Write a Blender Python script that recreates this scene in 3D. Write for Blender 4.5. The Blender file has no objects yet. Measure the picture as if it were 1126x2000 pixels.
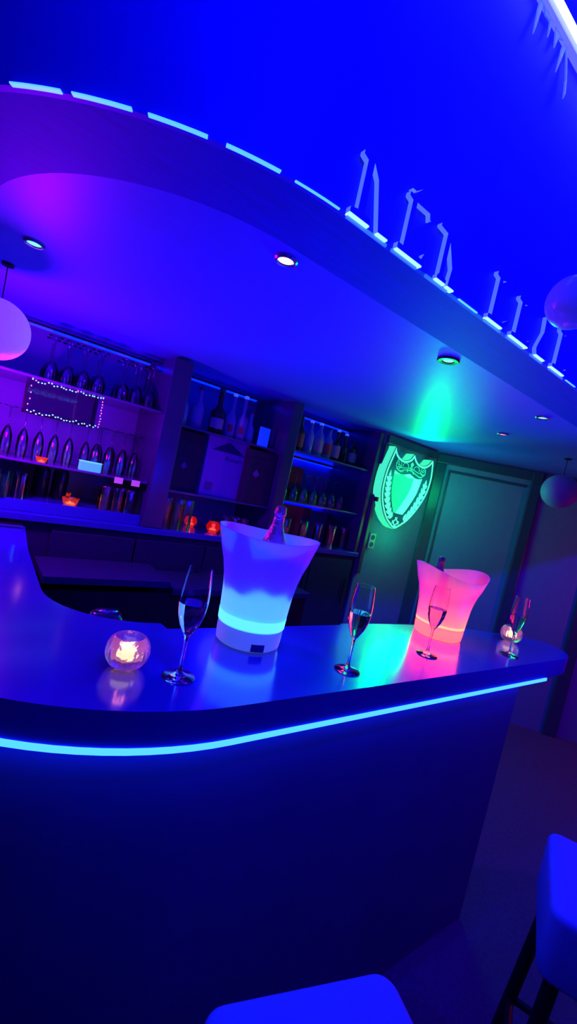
import bpy, bmesh, math, random
from mathutils import Vector, Matrix
PI = math.pi
random.seed(7)
scene = bpy.context.scene
COL = scene.collection

# ------------------------------------------------------------------ materials
def mat(name, base=(.5, .5, .5), rough=.5, metal=0, em=None, st=0, trans=0, ior=1.45, spec=.5,
        noise=.0, nscale=20, bump=0, bscale=60, coat=0, stretch=None, alpha=1.0):
    m = bpy.data.materials.new(name); m.use_nodes = True
    nt = m.node_tree; b = nt.nodes['Principled BSDF']
    b.inputs['Base Color'].default_value = (*base, 1)
    b.inputs['Roughness'].default_value = rough
    b.inputs['Metallic'].default_value = metal
    b.inputs['IOR'].default_value = ior
    b.inputs['Specular IOR Level'].default_value = spec
    b.inputs['Transmission Weight'].default_value = trans
    b.inputs['Coat Weight'].default_value = coat
    b.inputs['Alpha'].default_value = alpha
    if em:
        b.inputs['Emission Color'].default_value = (*em, 1)
        b.inputs['Emission Strength'].default_value = st
    tc = nt.nodes.new('ShaderNodeTexCoord'); mp = nt.nodes.new('ShaderNodeMapping')
    nt.links.new(tc.outputs['Object'], mp.inputs['Vector'])
    if stretch: mp.inputs['Scale'].default_value = stretch
    if noise:
        n = nt.nodes.new('ShaderNodeTexNoise'); n.inputs['Scale'].default_value = nscale
        n.inputs['Detail'].default_value = 6
        nt.links.new(mp.outputs[0], n.inputs['Vector'])
        r = nt.nodes.new('ShaderNodeMix'); r.data_type = 'RGBA'
        r.inputs['A'].default_value = tuple(c * (1 - noise) for c in base) + (1,)
        r.inputs['B'].default_value = tuple(min(1, c * (1 + noise)) for c in base) + (1,)
        nt.links.new(n.outputs['Fac'], r.inputs['Factor'])
        nt.links.new(r.outputs['Result'], b.inputs['Base Color'])
    if bump:
        n2 = nt.nodes.new('ShaderNodeTexNoise'); n2.inputs['Scale'].default_value = bscale
        nt.links.new(mp.outputs[0], n2.inputs['Vector'])
        bp = nt.nodes.new('ShaderNodeBump'); bp.inputs['Strength'].default_value = bump
        bp.inputs['Distance'].default_value = .01
        nt.links.new(n2.outputs['Fac'], bp.inputs['Height'])
        nt.links.new(bp.outputs[0], b.inputs['Normal'])
    return m

def translucent(name, col, mixf=.6, rough=.35):
    m = bpy.data.materials.new(name); m.use_nodes = True
    nt = m.node_tree; b = nt.nodes['Principled BSDF']; out = nt.nodes['Material Output']
    b.inputs['Base Color'].default_value = (*col, 1); b.inputs['Roughness'].default_value = rough
    t = nt.nodes.new('ShaderNodeBsdfTranslucent'); t.inputs['Color'].default_value = (*col, 1)
    mx = nt.nodes.new('ShaderNodeMixShader'); mx.inputs[0].default_value = mixf
    nt.links.new(b.outputs[0], mx.inputs[1]); nt.links.new(t.outputs[0], mx.inputs[2])
    nt.links.new(mx.outputs[0], out.inputs['Surface'])
    return m

def thin_glass(name, tint=(.95, .95, 1), glow=None, gf=.0, ior=1.65):
    m = bpy.data.materials.new(name); m.use_nodes = True; nt = m.node_tree; nt.nodes.clear()
    out = nt.nodes.new('ShaderNodeOutputMaterial'); tr = nt.nodes.new('ShaderNodeBsdfTransparent'); gl = nt.nodes.new('ShaderNodeBsdfGlossy')
    fr = nt.nodes.new('ShaderNodeFresnel'); fr.inputs['IOR'].default_value = ior; mx = nt.nodes.new('ShaderNodeMixShader')
    tr.inputs[0].default_value = (*tint, 1); gl.inputs['Roughness'].default_value = .05; gl.inputs[0].default_value = (1, 1, 1, 1)
    no = nt.nodes.new('ShaderNodeTexNoise'); no.inputs['Scale'].default_value = 90; bp = nt.nodes.new('ShaderNodeBump'); bp.inputs['Strength'].default_value = .12
    nt.links.new(no.outputs['Fac'], bp.inputs['Height']); nt.links.new(bp.outputs[0], gl.inputs['Normal'])
    nt.links.new(fr.outputs[0], mx.inputs[0]); nt.links.new(tr.outputs[0], mx.inputs[1]); nt.links.new(gl.outputs[0], mx.inputs[2])
    nt.links.new(mx.outputs[0], out.inputs['Surface'])
    return m
def glowing_glass(name, col, tcol, f, rough=.1):
    m = mat(name, col, rough, trans=1, ior=1.42, bump=.35, bscale=70); nt = m.node_tree
    b = nt.nodes['Principled BSDF']; out = nt.nodes['Material Output']
    t = nt.nodes.new('ShaderNodeBsdfTranslucent'); t.inputs[0].default_value = (*tcol, 1); mx = nt.nodes.new('ShaderNodeMixShader'); mx.inputs[0].default_value = f
    nt.links.new(b.outputs[0], mx.inputs[1]); nt.links.new(t.outputs[0], mx.inputs[2]); nt.links.new(mx.outputs[0], out.inputs['Surface'])
    return m

M = {}
M['thin'] = thin_glass('thin_clear_glass')
M['fascia'] = mat('blue_gloss_fascia', (.02, .02, .85), .5, noise=.06, nscale=3)
M['rim'] = mat('darker_blue_board', (.008, .02, .60), .62, spec=.25, noise=.25, nscale=6, stretch=(1, 14, 1), bump=.05)  # rim in a darker blue than the ceiling board
M['soffit'] = mat('satin_blue_painted_board', (.08, .11, .88), .46, spec=.35, noise=.05, nscale=4, stretch=(1, 10, 1), bump=.03)
M['ceil'] = mat('painted_ceiling', (.12, .12, .5), .6, noise=.05)
M['wall'] = mat('blue_grey_painted_panelling', (.12, .17, .36), .55, noise=.12, nscale=14, bump=.06, bscale=90)
M['wall_d'] = mat('dark_painted_wall', (.09, .06, .18), .6, noise=.15, nscale=8)
M['trim'] = mat('dark_varnished_moulding', (.035, .05, .11), .3, noise=.15)
M['floor'] = mat('dark_carpet_floor', (.12, .03, .14), .9, noise=.4, nscale=60, bump=.3, bscale=300)
M['counter'] = mat('polished_blue_worktop', (.03, .025, .42), .16, spec=.7, noise=.10, nscale=9, coat=.35)
M['counter'].node_tree.nodes['Principled BSDF'].inputs['Coat Roughness'].default_value = .12
M['edge'] = mat('dark_laminate_edge', (.05, .04, .30), .35, noise=.1)
M['cabinet'] = mat('dark_cabinet_veneer', (.02, .015, .07), .8, spec=.2, noise=.15)
M['front'] = mat('dark_bar_front', (.10, .07, .22), .6, noise=.12, nscale=5, bump=.05)
M['black'] = mat('black_lacquer', (.012, .012, .016), .25, noise=.2)
M['blackmatte'] = mat('matt_black_card', (.03, .03, .05), .6, noise=.2)
M['shelf'] = mat('smoked_glass_shelf', (.10, .10, .22), .12, noise=.1, spec=.6)
M['led'] = mat('ice_blue_led', (.1, .2, .3), .4, em=(.0050, .034, 1), st=22)
M['slot'] = mat('blue_white_lens', (.2, .4, .6), .4, em=(.07, .42, 1), st=1.5)
M['slotdim'] = mat('dim_blue_lens', (.1, .25, .6), .4, em=(.03, .20, 1), st=.75)
M['tube'] = mat('white_hot_tube', (.8, .8, 1), .4, em=(.012, .016, 1), st=90)
M['tubecase'] = mat('frosted_tube_casing', (.4, .4, .8), .4, em=(.15, .18, 1), st=.8)
M['lface'] = mat('blue_letter_face', (.02, .02, .85), .45, noise=.05)
M['lside'] = mat('letter_return_painted_glow', (.3, .5, .9), .4, em=(.10, .20, 1), st=.75)  # emission stands in for strip light falling on the letter sides
M['lfoot'] = mat('letter_foot_painted_glow', (.6, .9, 1), .4, em=(.42, .92, 1), st=1.1)  # emission stands in for strip light on the letter undersides
M['glass'] = mat('clear_glass', (1, 1, 1), .0, trans=1, ior=1.45)
M['cutglass'] = glowing_glass('cut_glass', (1, .90, .98), (1, .50, .85), .28)
M['champ'] = mat('sparkling_wine', (1, .92, .85), .0, trans=1, ior=1.33)
M['plastic'] = translucent('frosted_white_plastic', (.82, .80, 1), .72)
M['plasticpink'] = translucent('frosted_plastic_pink_glow', (.92, .64, .78), .72)  # same frosted plastic, pink light put into its colour
M['basewhite'] = mat('white_plastic_base', (.75, .78, .85), .4, em=(.12, .22, 1), st=.35)
M['icetop'] = mat('ice_surface_led_glow', (.6, .7, 1), .15, em=(.0, .02, 1), st=1.0, bump=.4, bscale=60)  # weak emission stands in for LED light on the ice top
M['icy'] = mat('crushed_ice_led_glow', (.9, .95, 1), .15, em=(.06, .33, 1), st=3.2, bump=.4, bscale=60)  # emission stands in for LED light scattered through the ice
M['ledblue'] = mat('blue_led_disc', (.5, .7, 1), .4, em=(.0, .012, 1), st=40)
M['ledcyan'] = mat('cyan_light_band', (.3, .8, 1), .4, em=(.12, .80, 1), st=1.15)
M['ledred'] = mat('orange_led_disc', (1, .5, .2), .4, em=(1, .07, .008), st=30)
M['foil'] = mat('gold_neck_foil', (.75, .45, .22), .35, metal=.8, bump=.5, bscale=120)
M['foil_d'] = mat('dark_neck_foil', (.10, .10, .14), .3, metal=.6, bump=.3, bscale=120)
M['bottle'] = mat('dark_green_bottle_glass', (.02, .035, .02), .08, spec=.8)
M['clearbottle'] = mat('pale_bottle_glass', (.45, .5, 1), .08, trans=.45, ior=1.4)
M['label'] = mat('paper_label', (.55, .35, .45), .6, noise=.1)
M['labelred'] = mat('red_paper_label', (.6, .06, .10), .6, noise=.1)
M['wax'] = mat('lit_wax', (1, .8, .5), .5, em=(1, .74, .34), st=2.6)
M['flame'] = mat('candle_flame', (1, .8, .4), .5, em=(1, .6, .2), st=7)
M['redglass'] = glowing_glass('red_votive_glass', (1, .16, .20), (1, .06, .14), .35, .15)
M['orangeglass'] = glowing_glass('amber_votive_glass', (1, .4, .25), (1, .22, .12), .45, .2)
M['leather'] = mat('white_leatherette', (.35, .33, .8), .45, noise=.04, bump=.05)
M['legs'] = mat('dark_metal_leg', (.02, .02, .025), .35, metal=.3)
M['mint'] = mat('mint_lit_acrylic', (.3, .8, .6), .4, em=(.10, 1, .55), st=.95)
M['mintside'] = mat('green_lit_side', (.3, .8, .6), .4, em=(.04, .95, .38), st=.9)
M['green'] = mat('green_backlit_panel', (.1, .6, .3), .5, em=(.0, .72, .16), st=1.0, noise=.1, nscale=3)
M['plate'] = mat('dark_teal_plate', (.02, .07, .10), .4, noise=.1, em=(0, .05, .14), st=.45)
M['outline'] = mat('deep_green_outline', (.01, .10, .06), .5)
M['vine'] = mat('green_vine_line', (.1, .6, .4), .4, em=(.04, .85, .42), st=.75)
M['chrome'] = mat('brushed_chrome', (.75, .75, .78), .22, metal=1)
M['lampglass'] = mat('lamp_lens', (.7, .9, 1), .2, em=(.25, .85, 1), st=.9)
M['lampgreen'] = mat('lens_green_reflection', (.6, 1, .9), .2, em=(.22, 1, .75), st=1.0)  # emission paints a green reflection onto unlit lenses
M['lampwhite'] = mat('white_lit_lens', (1, 1, 1), .2, em=(1, .85, 1), st=1.6)
M['lamppink'] = mat('lens_pink_reflection', (1, .6, .7), .2, em=(1, .3, .5), st=1.1)  # emission paints a pink reflection onto an unlit lens
M['violet'] = mat('violet_frosted_globe', (.4, .3, .7), .7, em=(.22, .05, 1), st=1.05, bump=.3, bscale=60)
M['globe'] = mat('hazy_orb_globe', (.30, .32, .55), .55, bump=.15, bscale=90)
M['globe2'] = mat('pearl_globe', (.35, .35, .75), .25, em=(.03, .03, .8), st=.25, bump=.2, bscale=50)
M['silver'] = mat('silver_tinsel', (.5, .6, .95), .25, metal=.4, em=(.06, .12, 1), st=.7, bump=.6, bscale=300)  # emission paints light into the tinsel and bottle caps
M['fairyc'] = mat('cyan_fairy_bulb', (.3, .8, 1), .3, em=(.2, .75, 1), st=2.2)
M['fairyp'] = mat('pink_fairy_bulb', (1, .4, .5), .3, em=(1, .18, .3), st=2.2)
M['mirror'] = mat('dark_mirror', (.12, .10, .35), .08, metal=.7)
M['bluecard'] = mat('blue_lit_card', (.05, .08, .8), .5, em=(.0, .03, 1), st=.8)  # card is no lamp; the light on it is put into emission
M['cyanbox'] = mat('cyan_lit_box', (.1, .4, .8), .4, em=(.05, .42, 1), st=.8)
M['pinktag'] = mat('pink_paper_tag', (.8, .3, .5), .6, em=(.5, .10, .35), st=.45)  # light on the pink paper painted in as emission
M['purplebox'] = mat('mauve_gift_card', (.62, .12, .70), .6, noise=.05)
M['purpledark'] = mat('dark_print_on_card', (.05, .01, .16), .6)
M['mauvespade'] = mat('mauve_foil_print', (.30, .10, .36), .5)
M['socket'] = mat('grey_socket_plastic', (.35, .45, .45), .4)
M['strip'] = mat('blue_shelf_strip', (.1, .1, .5), .4, em=(.0, .004, 1), st=9)
M['rosewood'] = mat('reddish_board', (.30, .08, .12), .5, noise=.2, nscale=8)

# ------------------------------------------------------------------ mesh helpers
def new_bm(): return bmesh.new()
def bx(bm, x0, x1, y0, y1, z0, z1, mi=0):
    v = [bm.verts.new(p) for p in ((x0,y0,z0),(x1,y0,z0),(x1,y1,z0),(x0,y1,z0),(x0,y0,z1),(x1,y0,z1),(x1,y1,z1),(x0,y1,z1))]
    for f in ((0,3,2,1),(4,5,6,7),(0,1,5,4),(1,2,6,5),(2,3,7,6),(3,0,4,7)):
        bm.faces.new([v[i] for i in f]).material_index = mi
def lathe(bm, prof, seg=32, c=(0,0,0), mi=0, fn=None):
    rings = []
    for r, z in prof:
        if r < 1e-6: rings.append([bm.verts.new((c[0], c[1], c[2]+z))]); continue
        ring = []
        for i in range(seg):
            a = 2*PI*i/seg; rr, zz = (fn(r, z, a) if fn else (r, z))
            ring.append(bm.verts.new((c[0]+rr*math.cos(a), c[1]+rr*math.sin(a), c[2]+zz)))
        rings.append(ring)
    for A, B in zip(rings, rings[1:]):
        if len(A) == 1 and len(B) == 1: continue
        for i in range(seg):
            j = (i+1) % seg
            if len(A) == 1: vs = (A[0], B[j], B[i])
            elif len(B) == 1: vs = (A[i], A[j], B[0])
            else: vs = (A[i], A[j], B[j], B[i])
            f = bm.faces.new(vs); f.smooth = True; f.material_index = mi
def sph(bm, c, r, seg=16, mi=0, sc=(1,1,1)):
    n = seg//2
    prof = [(r*math.sin(PI*i/n)*1.0 if 0 < i < n else 0, -r*math.cos(PI*i/n)*sc[2]) for i in range(n+1)]
    lathe(bm, prof, seg, c, mi, (lambda rr, z, a: (rr*sc[0], z)))
def tube(bm, pts, r, seg=8, mi=0, closed=False, caps=True):
    pts = [Vector(p) for p in pts]; n = len(pts); rings = []
    up = Vector((0,0,1))
    for i, p in enumerate(pts):
        if closed: d = pts[(i+1) % n]-pts[i-1]
        else: d = pts[min(i+1, n-1)]-pts[max(i-1, 0)]
        d.normalize(); u = up if abs(d.z) < .9 else Vector((1,0,0))
        a = d.cross(u).normalized(); b = a.cross(d)
        rad = r[i] if isinstance(r, (list, tuple)) else r
        rings.append([bm.verts.new(p+a*rad*math.cos(2*PI*k/seg)+b*rad*math.sin(2*PI*k/seg)) for k in range(seg)])
    for i in range(n if closed else n-1):
        A, B = rings[i], rings[(i+1) % n]
        for k in range(seg):
            f = bm.faces.new((A[k], A[(k+1) % seg], B[(k+1) % seg], B[k])); f.smooth = True; f.material_index = mi
    if not closed and caps:
        bm.faces.new(rings[0][::-1]).material_index = mi; bm.faces.new(rings[-1]).material_index = mi
def prism(bm, poly, z0, z1, mt=0, ms=None, mb=None):
    """polygon in XY extruded in Z"""
    ms = mt if ms is None else ms; mb = mt if mb is None else mb
    A = [bm.verts.new((x, y, z0)) for x, y in poly]; B = [bm.verts.new((x, y, z1)) for x, y in poly]
    bm.faces.new(A[::-1]).material_index = mb; bm.faces.new(B).material_index = mt
    n = len(poly)
    for i in range(n):
        bm.faces.new((A[i], A[(i+1) % n], B[(i+1) % n], B[i])).material_index = ms
def prismY(bm, poly, y0, y1, mf=0, ms=None, bottom=None):
    """polygon in XZ extruded along Y, front face at y0"""
    ms = mf if ms is None else ms
    A = [bm.verts.new((x, y0, z)) for x, z in poly]; B = [bm.verts.new((x, y1, z)) for x, z in poly]
    bm.faces.new(A).material_index = mf; bm.faces.new(B[::-1]).material_index = mf
    n = len(poly)
    for i in range(n):
        f = bm.faces.new((A[i], A[(i+1) % n], B[(i+1) % n], B[i])); f.material_index = ms
def ribbon(bm, path, off0, off1, z0, z1, mi=0):
    """a band following a plan path [(x,y,nx,ny)] between two outward offsets and two heights"""
    R = []
    for x, y, nx, ny in path:
        R.append([bm.verts.new((x+nx*o, y+ny*o, z)) for o, z in ((off0,z0),(off1,z0),(off1,z1),(off0,z1))])
    for A, B in zip(R, R[1:]):
        for k in range(4):
            f = bm.faces.new((A[k], A[(k+1)%4], B[(k+1)%4], B[k])); f.material_index = mi
    bm.faces.new(R[0]).material_index = mi; bm.faces.new(R[-1][::-1]).material_index = mi
def bevel(bm, w, seg=3, ang=None):
    bmesh.ops.bevel(bm, geom=list(bm.edges), offset=w, segments=seg, affect='EDGES', profile=.5)

def obj(name, bm, mats, parent=None, smooth=False, loc=None):
    bmesh.ops.recalc_face_normals(bm, faces=bm.faces)
    me = bpy.data.meshes.new(name); bm.to_mesh(me); bm.free()
    for m in (mats if isinstance(mats, (list, tuple)) else [mats]): me.materials.append(M[m])
    if smooth:
        for p in me.polygons: p.use_smooth = True
    if any(p.use_smooth for p in me.polygons): me.set_sharp_from_angle(angle=math.radians(38))
    o = bpy.data.objects.new(name, me); COL.objects.link(o)
    if loc: o.location = loc
    if parent: o.parent = parent
    return o
def thing(name, label, cat, loc=(0,0,0), rz=0, group=None):
    o = bpy.data.objects.new(name, None); COL.objects.link(o)
    o.empty_display_size = .05; o.location = loc; o.rotation_euler = (0, 0, rz)
    o['label'] = label; o['category'] = cat
    if group: o['group'] = group
    return o
def tag(o, label, cat, group=None):
    o['label'] = label; o['category'] = cat
    if group: o['group'] = group
    return o
def struct(name, bm, m, parent=None):
    o = obj(name, bm, m, parent)
    if parent is None: o['kind'] = 'structure'
    return o
def dup(src, loc, rz=None, label=None, group=None, scale=None):
    r = src.copy(); COL.objects.link(r); r.location = loc
    if rz is not None: r.rotation_euler = (0, 0, rz)
    if scale: r.scale = scale
    if label: r['label'] = label
    if group: r['group'] = group
    for ch in list(src.children):
        c = ch.copy(); COL.objects.link(c); c.parent = r
        for g in list(ch.children):
            d = g.copy(); COL.objects.link(d); d.parent = c
    return r
ORD = ['first', 'second', 'third', 'fourth', 'fifth', 'sixth', 'seventh', 'eighth', 'ninth', 'tenth', 'eleventh', 'twelfth']

# ------------------------------------------------------------------ plan outlines (X along the bar, Y away from the guest side)
def arc(cx, cy, r, a0, a1, n):
    return [(cx+r*math.cos(math.radians(a0+(a1-a0)*i/n)), cy+r*math.sin(math.radians(a0+(a1-a0)*i/n))) for i in range(n+1)]
def norm_path(pts):
    out = []
    for i, p in enumerate(pts):
        a = pts[max(i-1, 0)]; b = pts[min(i+1, len(pts)-1)]
        dx, dy = b[0]-a[0], b[1]-a[1]; l = math.hypot(dx, dy)
        out.append((p[0], p[1], dy/l, -dx/l))          # outward (to the right of travel)
    return out
def bar_outer(x_end, leg_top=2.36, inset=0.):
    R = .72-inset
    return [(-.22+inset, leg_top), (-.22+inset, 1.9)] + arc(.50, 1.42, R, 180, 270, 28) + [(x_end*.5+.25, .70+inset), (x_end, .70+inset)]
canopy_path = [(-.245, 2.85), (-.245, 2.2)] + arc(.53, 1.508, .775, 180, 270, 36) + [(1.2, .733), (2.2, .733), (3.4, .733), (5.2, .733)]

# ------------------------------------------------------------------ setting
b = new_bm(); bx(b, -2.4, 5.6, -3.2, 3.2, -.1, 0); struct('floor', b, 'floor')
b = new_bm(); bx(b, -2.4, 5.6, -3.2, 3.2, 2.98, 3.08); struct('ceiling', b, 'ceil')
b = new_bm(); bx(b, -2.5, -2.4, -3.2, 3.2, 0, 2.98); struct('wall_left', b, 'wall_d')
b = new_bm(); bx(b, -2.4, 5.6, -3.3, -3.2, 0, 2.98); struct('wall_front', b, 'wall_d')
b = new_bm(); bx(b, 5.6, 5.7, -3.2, 1.2, 0, 2.98); struct('wall_right', b, 'wall_d')
# back wall: recessed board behind the bays, and the flush panel that carries the sign
b = new_bm(); bx(b, -2.4, 2.52, 2.86, 2.96, 0, 2.98)
bx(b, 2.52, 3.24, 2.38, 2.96, 0, 2.98)
struct('wall_back', b, 'wall')
def trimbox(i, x0, x1, y0, y1, z0, z1, m='trim', bev=.004):
    b = new_bm(); bx(b, x0, x1, y0, y1, z0, z1); bevel(b, bev, 2); return struct('trim_%d' % i, b, m)
trimbox(1, .815, .925, 2.385, 2.858, 1.16, 2.098)
trimbox(2, 1.632, 1.716, 2.385, 2.858, 1.16, 2.098)
trimbox(3, 2.47, 2.518, 2.385, 2.858, 1.16, 2.098)
trimbox(4, 2.535, 3.16, 2.352, 2.379, 2.035, 2.098)
trimbox(5, 2.52, 2.56, 2.358, 2.379, 1.0, 2.03, bev=.006)
# slanted wall with one framed panel, then a post
d45 = (.68/math.hypot(.68,.733), -.733/math.hypot(.68,.733))
def slant(name, u0, u1, off0, off1, z0, z1, m, bev=0):
    nx, ny = -d45[1], d45[0]      # away from the bar
    c = (3.2, 2.38)
    P = [(c[0]+d45[0]*u+nx*o, c[1]+d45[1]*u+ny*o) for u, o in ((u0,off0),(u1,off0),(u1,off1),(u0,off1))]
    b = new_bm(); prism(b, P, z0, z1)
    if bev: bevel(b, bev, 2)
    return struct(name, b, m)
slant('wall_slanted', 0, 3.4, 0, .1, 0, 2.98, 'wall')
slant('trim_6', .0, .80, -.022, -.001, 2.02, 2.098, 'trim', .006)
slant('trim_7', .0, .085, -.022, -.001, 0, 2.018, 'trim', .006)
slant('trim_8', .765, .85, -.03, -.001, 0, 2.098, 'trim', .008)
slant('trim_9', .11, .74, -.012, -.001, 1.955, 1.975, 'trim', .004)
slant('trim_10', .11, .13, -.012, -.001, .3, 1.953, 'trim', .004)
slant('trim_11', 1.32, 1.42, -.03, -.001, 0, 2.098, 'trim', .008)
slant('trim_12', 0.852, 1.318, -.02, -.001, 2.04, 2.098, 'trim', .006)

# ------------------------------------------------------------------ canopy over the bar
can = thing('bar_canopy', 'curved blue fascia and dark ceiling board hanging over the bar', 'canopy', (1, 1.5, 2.09))
def pp(pts): return [(x-1, y-1.5) for x, y in pts]
cp = norm_path(canopy_path)
def poly_canopy(ins):
    pts = [(x-nx*ins, y-ny*ins) for x, y, nx, ny in cp]
    return pts
top = poly_canopy(0) + [(5.2, 1.0), (3.72, 1.80), (3.19, 2.372), (2.53, 2.372), (2.53, 2.85)]
b = new_bm(); prism(b, pp(top), .028, .12); obj('ceiling_board', b, 'soffit', can)
# outer rim: lower by 18 mm, follows the curve
rel = [(x-1, y-1.5, nx, ny) for x, y, nx, ny in cp]
b = new_bm(); ribbon(b, rel, -.20, -.0, .010, .0275); obj('rim_board', b, 'rim', can)
b = new_bm(); ribbon(b, rel, .0005, .014, .0, .765); obj('fascia', b, 'fascia', can)
# light slots along the lower edge of the fascia: each one a part
def path_len(pts):
    L = [0]
    for a, c in zip(pts, pts[1:]): L.append(L[-1]+math.hypot(c[0]-a[0], c[1]-a[1]))
    return L
def sub_path(path, L, l0, l1, n=8):
    out = []
    for k in range(n+1):
        l = l0+(l1-l0)*k/n
        i = max(j for j in range(len(L)-1) if L[j] <= l) if l > 0 else 0
        t = (l-L[i])/(L[i+1]-L[i]); A, B = path[i], path[i+1]
        v = [A[q]*(1-t)+B[q]*t for q in range(4)]; h = math.hypot(v[2], v[3])
        out.append((v[0], v[1], v[2]/h, v[3]/h))
    return out
Lc = path_len([(p[0], p[1]) for p in cp])
def len_at(x, y):
    best = min(range(len(cp)*40-40), key=lambda q: (lambda i, t: (cp[i][0]*(1-t)+cp[i+1][0]*t-x)**2+(cp[i][1]*(1-t)+cp[i+1][1]*t-y)**2)(q//40, (q % 40)/40))
    i, t = best//40, (best % 40)/40
    return Lc[i]+(Lc[i+1]-Lc[i])*t
slots = [((-.10,1.06),(-.043,.992),'slot'),((-.014,.956),(.044,.892),'slot'),((.059,.882),(.133,.823),'slot'),((.157,.812),(.244,.773),'slot'),
         ((.274,.765),(.37,.745),'slot'),((.399,.74),(.497,.733),'slot')]
for x0, x1, m in ((.516,.628,'slotdim'),(.652,.728,'slotdim'),(.762,.856,'slotdim'),(.891,.988,'slot'),(1.014,1.105,'slotdim'),(1.137,1.236,'slotdim'),(1.266,1.357,'slotdim'),(1.395,1.49,'slotdim'),(1.518,1.61,'slot'),(1.64,1.73,'slot')):
    slots.append(((x0,.733),(x1,.733),m))
def x_slot(p): return p[0] < .3
for p0, p1, m in slots:
    l0, l1 = len_at(*p0), len_at(*p1)
    sp = sub_path(rel, Lc, l0, l1)
    b = new_bm()
    if m == 'slot': ribbon(b, sp, .0142, .0222 if x_slot(p0) else .0185, -.003, -.0005)
    else: ribbon(b, sp, .0142, .019, -.008, -.002)
    obj('light_slot', b, m, can)

# raised letters on the fascia; emissive edges stand in for the slot light
def letter(pieces, feet, label):
    x0 = min(p[0] for pc in pieces for p in pc); 
    t = thing('sign_letter', label, 'letter', (x0, .7185, 2.09), 0, None)
    b = new_bm()
    for pc in pieces: prismY(b, [(x-x0, z-2.09) for x, z in pc], -.0125, .0, 0, 1)
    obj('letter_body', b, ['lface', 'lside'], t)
    for fx0, fx1 in feet:
        b = new_bm(); bx(b, fx0-x0, fx1-x0, -.0125, -.0, -.0035, -.0005); obj('painted_foot_glow', b, 'lfoot', t)
    return t
def R4(x0, x1, z0, z1, sl=0): return [(x0, z0), (x1, z0), (x1+sl, z1), (x0+sl, z1)]
zb, zt = 2.09, 2.208
letter([[(.513,zb),(.567,zb),(.567,zb+.010),(.548,zb+.014),(.548,zt-.008),(.566,zt-.03),(.592,zb),(.622,zb),(.622,zb+.010),(.602,zb+.03),(.566,zt),(.518,zt),(.518,zt-.007),(.531,zt-.012),(.531,zb+.014),(.513,zb+.010)]],
       [(.513,.567),(.592,.622)], 'leftmost raised sign letter, two legged, on the blue curved fascia')
letter([[(.652,zb),(.736,zb),(.736,zb+.026),(.730,zb+.012),(.682,zb+.012),(.682,zt-.010),(.726,zt-.010),(.730,zt-.022),(.734,zt-.022),(.734,zt),(.656,zt),(.656,zt-.008),(.668,zt-.012),(.668,zb+.012),(.652,zb+.012)],
        [(.66,zt+.008),(.672,zt+.008),(.690,zt+.022),(.676,zt+.022)]],
       [(.652,.736)], 'raised sign letter with an accent mark over its top arm, on the fascia')
letter([[(.792,zb),(.826,zb),(.826,zb+.008),(.812,zb+.012),(.812,zt-.03),(.838,zb+.04),(.834,zb),(.861,zb),(.861,zb+.010),(.850,zb+.012),(.850,zt),(.812,zt),(.800,zt-.006),(.770,zt-.006),(.770,zt-.012),(.797,zt-.016),(.797,zb+.012),(.792,zb+.008)]],
       [(.792,.826),(.834,.861)], 'raised sign letter with a left arm, last before the gap on the fascia')
letter([[(1.014,zb),(1.090,zb),(1.114,zb+.02),(1.108,zb+.026),(1.085,zb+.012),(1.046,zb+.012),(1.046,zt-.012),(1.062,zt-.008),(1.062,zt),(1.016,zt),(1.016,zt-.008),(1.030,zt-.012),(1.030,zb+.012),(1.014,zb+.010)]],
       [(1.014,1.090)], 'raised sign letter L shaped, first after the gap on the fascia')
letter([[(1.137,zb),(1.236,zb),(1.240,zb+.02),(1.225,zb+.012),(1.172,zb+.012),(1.172,zt-.022),(1.186,zt-.018),(1.186,zt-.010),(1.140,zt-.010),(1.140,zt-.018),(1.156,zt-.022),(1.156,zb+.012),(1.137,zb+.010)]],
       [(1.137,1.236)], 'raised sign letter with a long lit foot, second after the gap on the fascia')
letter([[(1.29,zb),(1.345,zb),(1.357,zb+.004),(1.325,zb+.022),(1.312,zb+.045),(1.310,zb+.07),(1.335,zt-.012),(1.335,zt-.004),(1.300,zt-.004),(1.300,zt-.010),(1.305,zb+.07),(1.286,zb+.03),(1.281,zb+.015)]],
       [(1.29,1.345)], 'curved raised sign letter, third after the gap on the fascia')
letter([[(1.395,zb),(1.485,zb),(1.49,zb+.02),(1.478,zb+.012),(1.427,zb+.012),(1.427,zt-.012),(1.440,zt-.008),(1.440,zt),(1.398,zt),(1.398,zt-.008),(1.413,zt-.012),(1.413,zb+.012),(1.395,zb+.010)],
        [(1.405,zt+.006),(1.418,zt+.006),(1.418,zt+.016),(1.405,zt+.016)]],
       [(1.395,1.485)], 'rightmost raised sign letter, dotted, near the frame edge on the fascia')

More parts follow.
